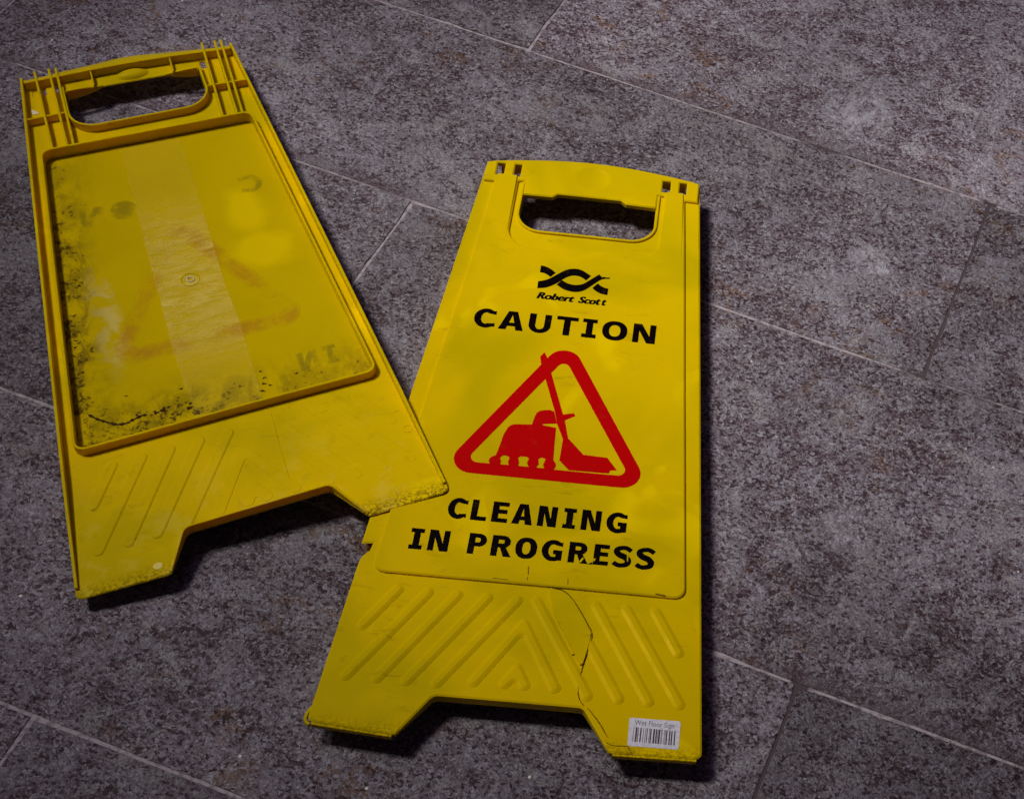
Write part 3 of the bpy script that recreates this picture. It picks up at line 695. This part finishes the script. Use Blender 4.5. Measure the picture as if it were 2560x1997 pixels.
mach = [(5.3, 247.4), (6.8, 251.0), (6.7, 254.4), (4.1, 258.4), (3.0, 276.0), (2.2, 291.9), (-9.4, 293.2), (-9.2, 294.6), (2.3, 296.6), (-1.6, 309.2), (-5.5, 310.2), (-9.7, 309.4), (-13.6, 308.0), (-15.9, 305.5), (-17.3, 299.2), (-18.2, 292.6), (-31.0, 291.1), (-34.4, 290.2), (-37.2, 287.4), (-39.9, 278.9), (-41.6, 266.0), (-43.0, 256.8), (-45.6, 255.4), (-47.7, 252.8), (-47.9, 249.8), (-46.3, 247.0)]
arches = [[(-39.3, 254.8), (-37.6, 257.0), (-35.4, 257.6), (-33.2, 257.2), (-31.5, 255.6), (-32.5, 251.8), (-31.3, 248.2), (-38.2, 248.0), (-38.0, 251.1)],
          [(-24.7, 256.6), (-22.8, 258.4), (-20.4, 258.8), (-17.8, 258.5), (-15.8, 257.1), (-16.9, 252.3), (-15.1, 248.5), (-23.5, 248.3), (-23.2, 251.5)],
          [(-8.2, 257.3), (-6.8, 258.9), (-5.0, 259.4), (-3.4, 259.1), (-2.2, 257.9), (-3.6, 252.6), (-2.4, 248.7), (-8.8, 248.6), (-7.1, 252.8)]]
S.part('floor_machine_pictogram', plate_bm([sh(mach)] + [sh(a) for a in arches], R0 + 0.00003, R1 + 0.00004), RED, parent=tri)
# barcode label
lab = S.part('barcode_label', plate_bm([fillet([(90.4, 5.8), (128.2, 6.4), (128.2, 29.8), (89.7, 29.0)], 1.6, 4)], ZB + 0.00005, ZB + 0.0003), LABELW, label='small white paper label with grey barcode on foot corner')
L0, L1 = ZB + 0.0003, ZB + 0.00038
bars = bmesh.new(); rs = random.Random(3); x = 93.6
while x < 124.4:
    w = rs.choice((0.35, 0.35, 0.55, 0.9, 1.2)); merge(bars, plate_bm([[(x, 9.6), (x + w, 9.6), (x + w, 21.4), (x, 21.4)]], L0, L1)); x += w + rs.choice((0.3, 0.4, 0.4, 0.7, 1.3))
S.part('barcode', bars, LABELK, parent=lab)
S.part('label_text', text_bm('Wet Floor Sign', 94.0, 123.4, 23.6, 4.0, L0, L1, 0.0), LABELG, parent=lab)

# ================================================================== SIGN LYING FACE DOWN
LIFT = 0.0125
def warp2(u, v):
    s = (u + 0.145) / 0.29
    return (LIFT * s - 0.006 * (1 - s)) * (1 - v / 0.6) + 0.0004 * math.sin(u * 26 + 1.2) * math.sin(v * 12)
B = Sign('caution_sign', (-0.38108213, 0.61819070, DZ), 0.57473314, warp2)
B.root['label'] = 'dirty yellow sign lying face down, its ribbed back showing with a strip of clear tape'
B.root['category'] = 'floor sign'; B.root['group'] = 'two loose halves of a yellow cleaning sign'
ZT, ZS, ZF = 0.0140, 0.0048, 0.0020
arch2 = spline([(-97.6, 597.0), (-61.7, 603.5), (-2.0, 607.0), (57.2, 603.6), (98.6, 597.2)], 6)
ridge = spline([(-95.4, 586.0), (-36.3, 588.4), (0.0, 589.2), (37.7, 588.8), (96.0, 586.2)], 6)
feet = [(-145.8, 5.0), (-75.5, 2.2), (-57.2, 34.8), (55.4, 34.4), (77.2, -0.4), (143.8, -0.2)]
loop2 = feet + [(98.9, 594.0)] + arch2[::-1][1:-1] + [(-97.9, 594.0)]
loop2 = fillet(loop2, [5, 5, 7, 7, 5, 6] + [0] * (len(loop2) - 6))
hole2 = fillet([(-62.6, 571.5), (-63.6, 511.0), (62.4, 512.0), (61.4, 572.6)], [1, 22, 24, 1], 8)
FR = [(-94.8, 488.4), (-122.8, 138.0), (121.2, 137.0), (94.2, 488.4)]
frame_p = fillet(FR, [9, 8, 8, 9], 6)
slots2 = [[(-90.6, 574), (-90.6, 583), (-86.2, 583), (-86.2, 574)], [(-81.6, 574), (-81.6, 583), (-78.6, 583), (-78.6, 574)], [(-69.6, 574), (-69.6, 584), (-67.0, 584), (-67.0, 574)],
          [(64.5, 573), (64.5, 583), (69.2, 583), (69.2, 573)]]
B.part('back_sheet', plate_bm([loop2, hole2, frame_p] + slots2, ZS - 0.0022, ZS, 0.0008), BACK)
panel2 = B.part('recessed_panel', plate_bm([offset_path(frame_p, -1.2, True) if False else fillet([(-96.4, 489.8), (-124.4, 136.6), (122.8, 135.6), (95.8, 489.8)], [9, 8, 8, 9], 6)], 0.0001, ZF, 0.0003), BACKPANEL, label='grimy back of the print panel with black specks along its edges')
B.part('panel_frame', wall_bm(frame_p, 2.2, ZF - 0.0008, ZT - 0.0004, closed=True), BACK)
def side(a, b, d, t0, t1, n=6):
    pts = [(a[0] + (b[0] - a[0]) * k / n, a[1] + (b[1] - a[1]) * k / n) for k in range(n + 1)]
    hs = [t1] * (n + 1); hs[0] = t0
    return wall_bm(offset_path(pts, d, False), 2.4, ZS - 0.0010, hs)
B.part('edge_wall', side((-144.8, 14.0), (-98.0, 592.5), -1.3, ZS + 0.0030, ZT), BACK)
B.part('edge_wall', side((142.6, 8.0), (98.9, 592.5), 1.3, ZS + 0.0030, ZT), BACK)
nt = [(-74.4, 4.0)] + fillet([(-75.5, 2.2), (-57.2, 34.8), (55.4, 34.4), (77.2, -0.4)], [0, 7, 7, 0])[1:-1] + [(76.2, 1.2)]
hs = [ZS + 0.0012 if k in (0, len(nt) - 1) else ZT - 0.0012 for k in range(len(nt))]
B.part('notch_wall', wall_bm(offset_path(nt, 1.3, False), 2.2, ZS - 0.0018, hs), BACK)
# feet of the hinge, under the top corners, that the sign rests on
for u_ in (-86.0, 84.0):
    B.part('hinge_hook', wall_bm([(u_, 592.0), (u_, 574.0)], 9.0, 0.0002 - DZ, ZS - 0.0010), BACK)
B.part('foot_stop', wall_bm([(-139.0, 24.0), (-136.0, 46.0)], 4.0, 0.0002 - DZ, ZS - 0.0010, bot=[0.0066 - DZ, 0.0060 - DZ]), BACK)
# rounded grip along the top
b = bmesh.new(); rows = []
for i, p in enumerate(ridge):
    f = i / (len(ridge) - 1); q = arch2[min(len(arch2) - 1, round(f * (len(arch2) - 1)))]
    prof = [(p[1] - 1.6, ZS - 0.0005), (p[1] - 1.6, ZT - 0.0004), (p[1] - 0.2, ZT), (p[1] + 3.0, ZT - 0.0010), (p[1] * .5 + q[1] * .5, ZT - 0.0034), (q[1] - 0.8, ZS + 0.0018), (q[1] - 0.5, ZS - 0.0008)]
    x = p[0] * (1 - f * 0) ; rows.append([b.verts.new((x * MM, y * MM, z)) for y, z in prof])
for i in range(len(rows) - 1):
    for k_ in range(6): b.faces.new((rows[i][k_], rows[i][k_ + 1], rows[i + 1][k_ + 1], rows[i + 1][k_]))
b.faces.new(rows[0]); b.faces.new(rows[-1][::-1]); bmesh.ops.recalc_face_normals(b, faces=b.faces)
B.part('grip_shoulder', b, BACK)
# hinge ribs, standing a little proud and running out over the top edge
for (a, c) in (((-83.8, 598.0), (-84.9, 488.4)), ((-71.0, 598.4), (-71.9, 488.4)), ((-64.8, 598.0), (-66.2, 488.4)), ((71.5, 599.4), (68.4, 488.9)), ((83.7, 599.6), (81.7, 488.9)), ((89.6, 599.4), (86.8, 488.9))):
    B.part('hinge_rib', wall_bm([(a[0] + (c[0] - a[0]) * k / 4, a[1] + (c[1] - a[1]) * k / 4) for k in range(5)], 2.2, ZS - 0.0008, [ZT + 0.0005, ZT + 0.0006, ZT + 0.0006, ZT, ZT - 0.0007], bot=[ZT - 0.0040, ZS - 0.0008, ZS - 0.0008, ZS - 0.0008, ZS - 0.0008]), BACK)
B.part('cross_rib', wall_bm([(-100.6, 534.6), (-62.8, 535.4)], 2.0, ZS - 0.0008, ZT - 0.0012), BACK)
B.part('cross_rib', wall_bm([(62.6, 536.8), (101.6, 536.0)], 2.0, ZS - 0.0008, ZT - 0.0012), BACK)
colr = fillet([(-62.4, 570.5), (-63.4, 511.0), (62.2, 512.0), (61.2, 571.5)], [0, 22, 24, 0], 8)
B.part('handle_collar', wall_bm(offset_path(colr, -0.9, False), 2.0, 0.0004, ZT - 0.0008), BACK)
B.part('grip_flange', wall_bm([(-61.4, 567.0), (-48.0, 568.0), (-38.0, 570.0), (-28.0, 573.0)], 2.0, 0.0004, [0.0110, 0.0105, 0.0080, 0.0050], bot=[0.0004, 0.0008, 0.0016, 0.0028]), BACK)
B.part('grip_flange', wall_bm([(60.4, 568.4), (50.0, 569.0), (40.0, 571.0), (30.0, 573.6)], 2.0, 0.0004, [0.0110, 0.0105, 0.0080, 0.0050], bot=[0.0004, 0.0008, 0.0016, 0.0028]), BACK)
B.part('grip_rib', wall_bm([(-35.4, 568.0), (-35.3, 588.0)], 1.5, ZS - 0.0008, [0.0112, ZT - 0.0012]), BACK)
B.part('grip_rib', wall_bm([(38.0, 568.4), (38.1, 588.0)], 1.5, ZS - 0.0008, [0.0112, ZT - 0.0012]), BACK)
B.part('thumb_bump', dome_bm(1.0, 581.0, 15.5, 7.6, 0.0042, ZS - 0.0001), BACK)
for sg, hh in ((1, 0.00075), (-1, 0.00022)):
    for a, c in ribsL:
        B.part('chevron_rib', plate_bm([stadium((a[0] * sg, a[1] - 1), (c[0] * sg, c[1] - 1), 9.0)], ZS - 0.0003, ZS + hh, 0.0018, flat=0.42), BACK)
for ap, l, r in (((0.4, 99.0), (-32.0, 43.0), (32.4, 43.0)), ((0.4, 60.0), (-9.6, 43.2), (9.8, 43.2))):
    B.part('chevron_rib', plate_bm([fillet(v_loop(ap, l, r, 9.0), [4.4, 4, 4.4, 4.4, 2, 4.4], 5)], ZS - 0.0003, ZS + 0.0004, 0.0003), BACK)
B.part('moulding_seam', plate_bm([stadium((29.2, 128), (27.2, 42.0), 1.0)], ZS - 0.0003, ZS + 0.00045, 0.0003), BACK)
B.part('pin_mark', plate_bm([ellipse(-83.6, 13.2, 3.6, 3.2, 20)], ZS - 0.0003, ZS + 0.0003, 0.0002), PIN)
B.part('pin_mark', plate_bm([ellipse(129.3, 73.0, 4.0, 4.0, 24), ellipse(129.3, 73.0, 3.2, 3.2, 24)], ZS - 0.0003, ZS + 0.0003), BACK)
# on the panel floor
G0 = ZF
def film(name, loops_fn, mat, base, parent, offs=(-1.6, -0.8, 0.0, 0.9, 1.8)):
    bmm = bmesh.new()
    for i, o in enumerate(offs):
        for lp in loops_fn(o): 
            z = base + 0.00004 * (i + 1); f = plate_bm(lp, z, z + 0.00001)
            bmesh.ops.delete(f, geom=[q for q in f.faces if abs(q.normal.z) < 0.5 or q.normal.z < 0], context='FACES'); merge(bmm, f)
    return B.part(name, bmm, mat, parent=parent, smooth=False)
def grow(l, o):
    A = sum(l[i][0] * l[(i + 1) % len(l)][1] - l[(i + 1) % len(l)][0] * l[i][1] for i in range(len(l)))
    return offset_path(l, -o if A > 0 else o, True)
# the printed words and triangle on the other face show through faintly, mirrored
def mirror_word(txt, xs, v0, v1, t, bw):
    out = []
    for ch, (a, c) in zip(txt, xs):
        ls = glyph(ch, c - a, v1 - v0, t, bw)
        out.append([(-(a + p[0]), v0 + p[1]) for p in ls[0]])
    return out
cw = mirror_word('CAUTION', [(-83.9, -64.6), (-62.7, -42.1), (-35.5, -15.7), (-10.7, 7.7), (10.4, 24.5), (28.9, 50.7), (56.4, 76.7)], 392.0, 414.0, 5.4, 3.9)
for l in cw[:1] + cw[5:]: film('showthrough_letter', lambda o: [[grow(l, o)]], GHOSTG, G0, panel2, offs=(-0.6, 0.8))
cw2 = mirror_word('IN', [(-96.0, -86.0), (-80.0, -64.0)], 166.0, 186.0, 4.6, 3.5)
for l in cw2: film('showthrough_letter', lambda o: [[grow(l, o)]], GHOSTG, G0, panel2, offs=(-0.4, 0.8))
to = [(-85.0, 222.0), (87.6, 222.0), (0.2, 386.0)]; ti = [(-66.0, 236.0), (68.0, 236.0), (0.6, 356.0)]
film('showthrough_triangle', lambda o: [[grow(fillet(to, 15, 8), o), grow(fillet(ti, 6, 6), -o)]], GHOSTO, G0, panel2, offs=(-2.2, 0.0, 2.2))
tl = [(-28.0, 485.0), (-28.4, 430.0), (-29.2, 380.0), (-29.9, 330.0), (-30.2, 280.0), (-30.6, 220.0), (-28.6, 170.0), (-27.2, 137.0)]; tr_ = [(25.6, 137.0), (27.0, 190.0), (27.6, 240.0), (25.4, 290.0), (25.8, 340.0), (25.9, 390.0), (25.0, 440.0), (24.8, 485.0)]
rs = random.Random(5)
tl = [(p[0] + rs.uniform(-.25, .25), p[1]) for p in spline(tl, 5)]; tr_ = [(p[0] + rs.uniform(-.2, .2), p[1]) for p in spline(tr_, 5)]
film_b = plate_bm([tl + tr_], G0 + 0.00026, G0 + 0.00042)
bmesh.ops.delete(film_b, geom=[q for q in film_b.faces if q.normal.z < 0.5], context='FACES')
B.part('clear_tape', film_b, TAPE, parent=panel2, label='strip of old clear tape down the middle of the panel')
rim = B.part('gate_mark', plate_bm([ellipse(-1.4, 300.2, 8.2, 8.0, 28), ellipse(-1.4, 300.2, 7.3, 7.1, 28)], G0, G0 + 0.0007, 0.0002), BACKPANEL, parent=panel2)
B.part('gate_mark', plate_bm([ellipse(-1.4, 300.2, 3.3, 3.2, 24), ellipse(-1.4, 300.2, 2.4, 2.3, 24)], G0, G0 + 0.0012, 0.0003), RING_GLINT, parent=panel2)
sq = spline([(-107.6, 180.1), (-102.0, 173.2), (-96.5, 168.4), (-87.7, 162.0), (-80.0, 161.0), (-75.9, 162.4), (-68.0, 164.2), (-63.9, 163.6)], 5)
dr = plate_bm([sweep(sq, [0.8 + 1.7 * abs(math.sin(i * 0.83)) * (0.5 + rs.random()) for i in range(len(sq))])], G0 - 0.0004, G0 + 0.0005, 0.0002)
for cxy, rr in (((-57, 163.4), 2.2), ((-51, 164.4), 2.8), ((-46.5, 165.5), 1.6), ((-31.1, 159.0), 2.0), ((-29.0, 163.0), 1.4), ((-25.8, 151.2), 2.7), ((28.8, 155.6), 2.3), ((31.5, 163.0), 1.8), ((33.0, 169.0), 1.5), ((31.8, 177.0), 1.2), ((36.0, 159.6), 1.4), ((59.1, 165.0), 1.6), ((-33.0, 181.0), 1.4), ((-99.5, 193.0), 1.5), ((-102.0, 205.0), 1.2),
                ((-105.5, 254.8), 1.5), ((-104.0, 262.0), 1.3), ((-101.0, 290.0), 1.6), ((-99.0, 303.0), 1.4), ((-88.0, 320.0), 2.2), ((-84.0, 314.0), 1.7), ((-91.0, 323.0), 1.4), ((-97.0, 312.0), 1.3), ((-101.5, 276.0), 1.2), ((-103.0, 240.0), 1.5), ((-104.0, 226.0), 1.3), ((-80.0, 188.0), 1.5), ((-76.0, 189.0), 1.2), ((-72.0, 166.5), 1.2)):
    if cxy[0] < -75 and rs.random() < 0.55: continue
    n_ = 13; ph = rs.random() * 6; el = rs.uniform(0.45, 0.95); ro = rs.uniform(-0.5, 0.5)
    lp = []
    for k_ in range(n_):
        a_ = 2 * math.pi * k_ / n_; r_ = rr * 0.78 * (1 + .34 * math.sin(3 * a_ + ph) + rs.uniform(-.25, .25)); x_ = r_ * math.cos(a_) * 1.25; y_ = r_ * math.sin(a_) * el
        lp.append((cxy[0] + x_ * math.cos(ro) - y_ * math.sin(ro), cxy[1] + x_ * math.sin(ro) + y_ * math.cos(ro)))
    merge(dr, plate_bm([lp], G0 - 0.0004, G0 + 0.0004, 0.0001))
B.part('dried_dirt', dr, DIRT, parent=panel2, kind='stuff')
B.part('glint_chip', plate_bm([[(-95.5, 556.0), (-94.6, 548.5), (-88.8, 549.0), (-90.4, 551.6), (-93.2, 555.0)]], ZS, ZS + 0.0004), RING_GLINT)  # whitish glint put in as a thin pale chip
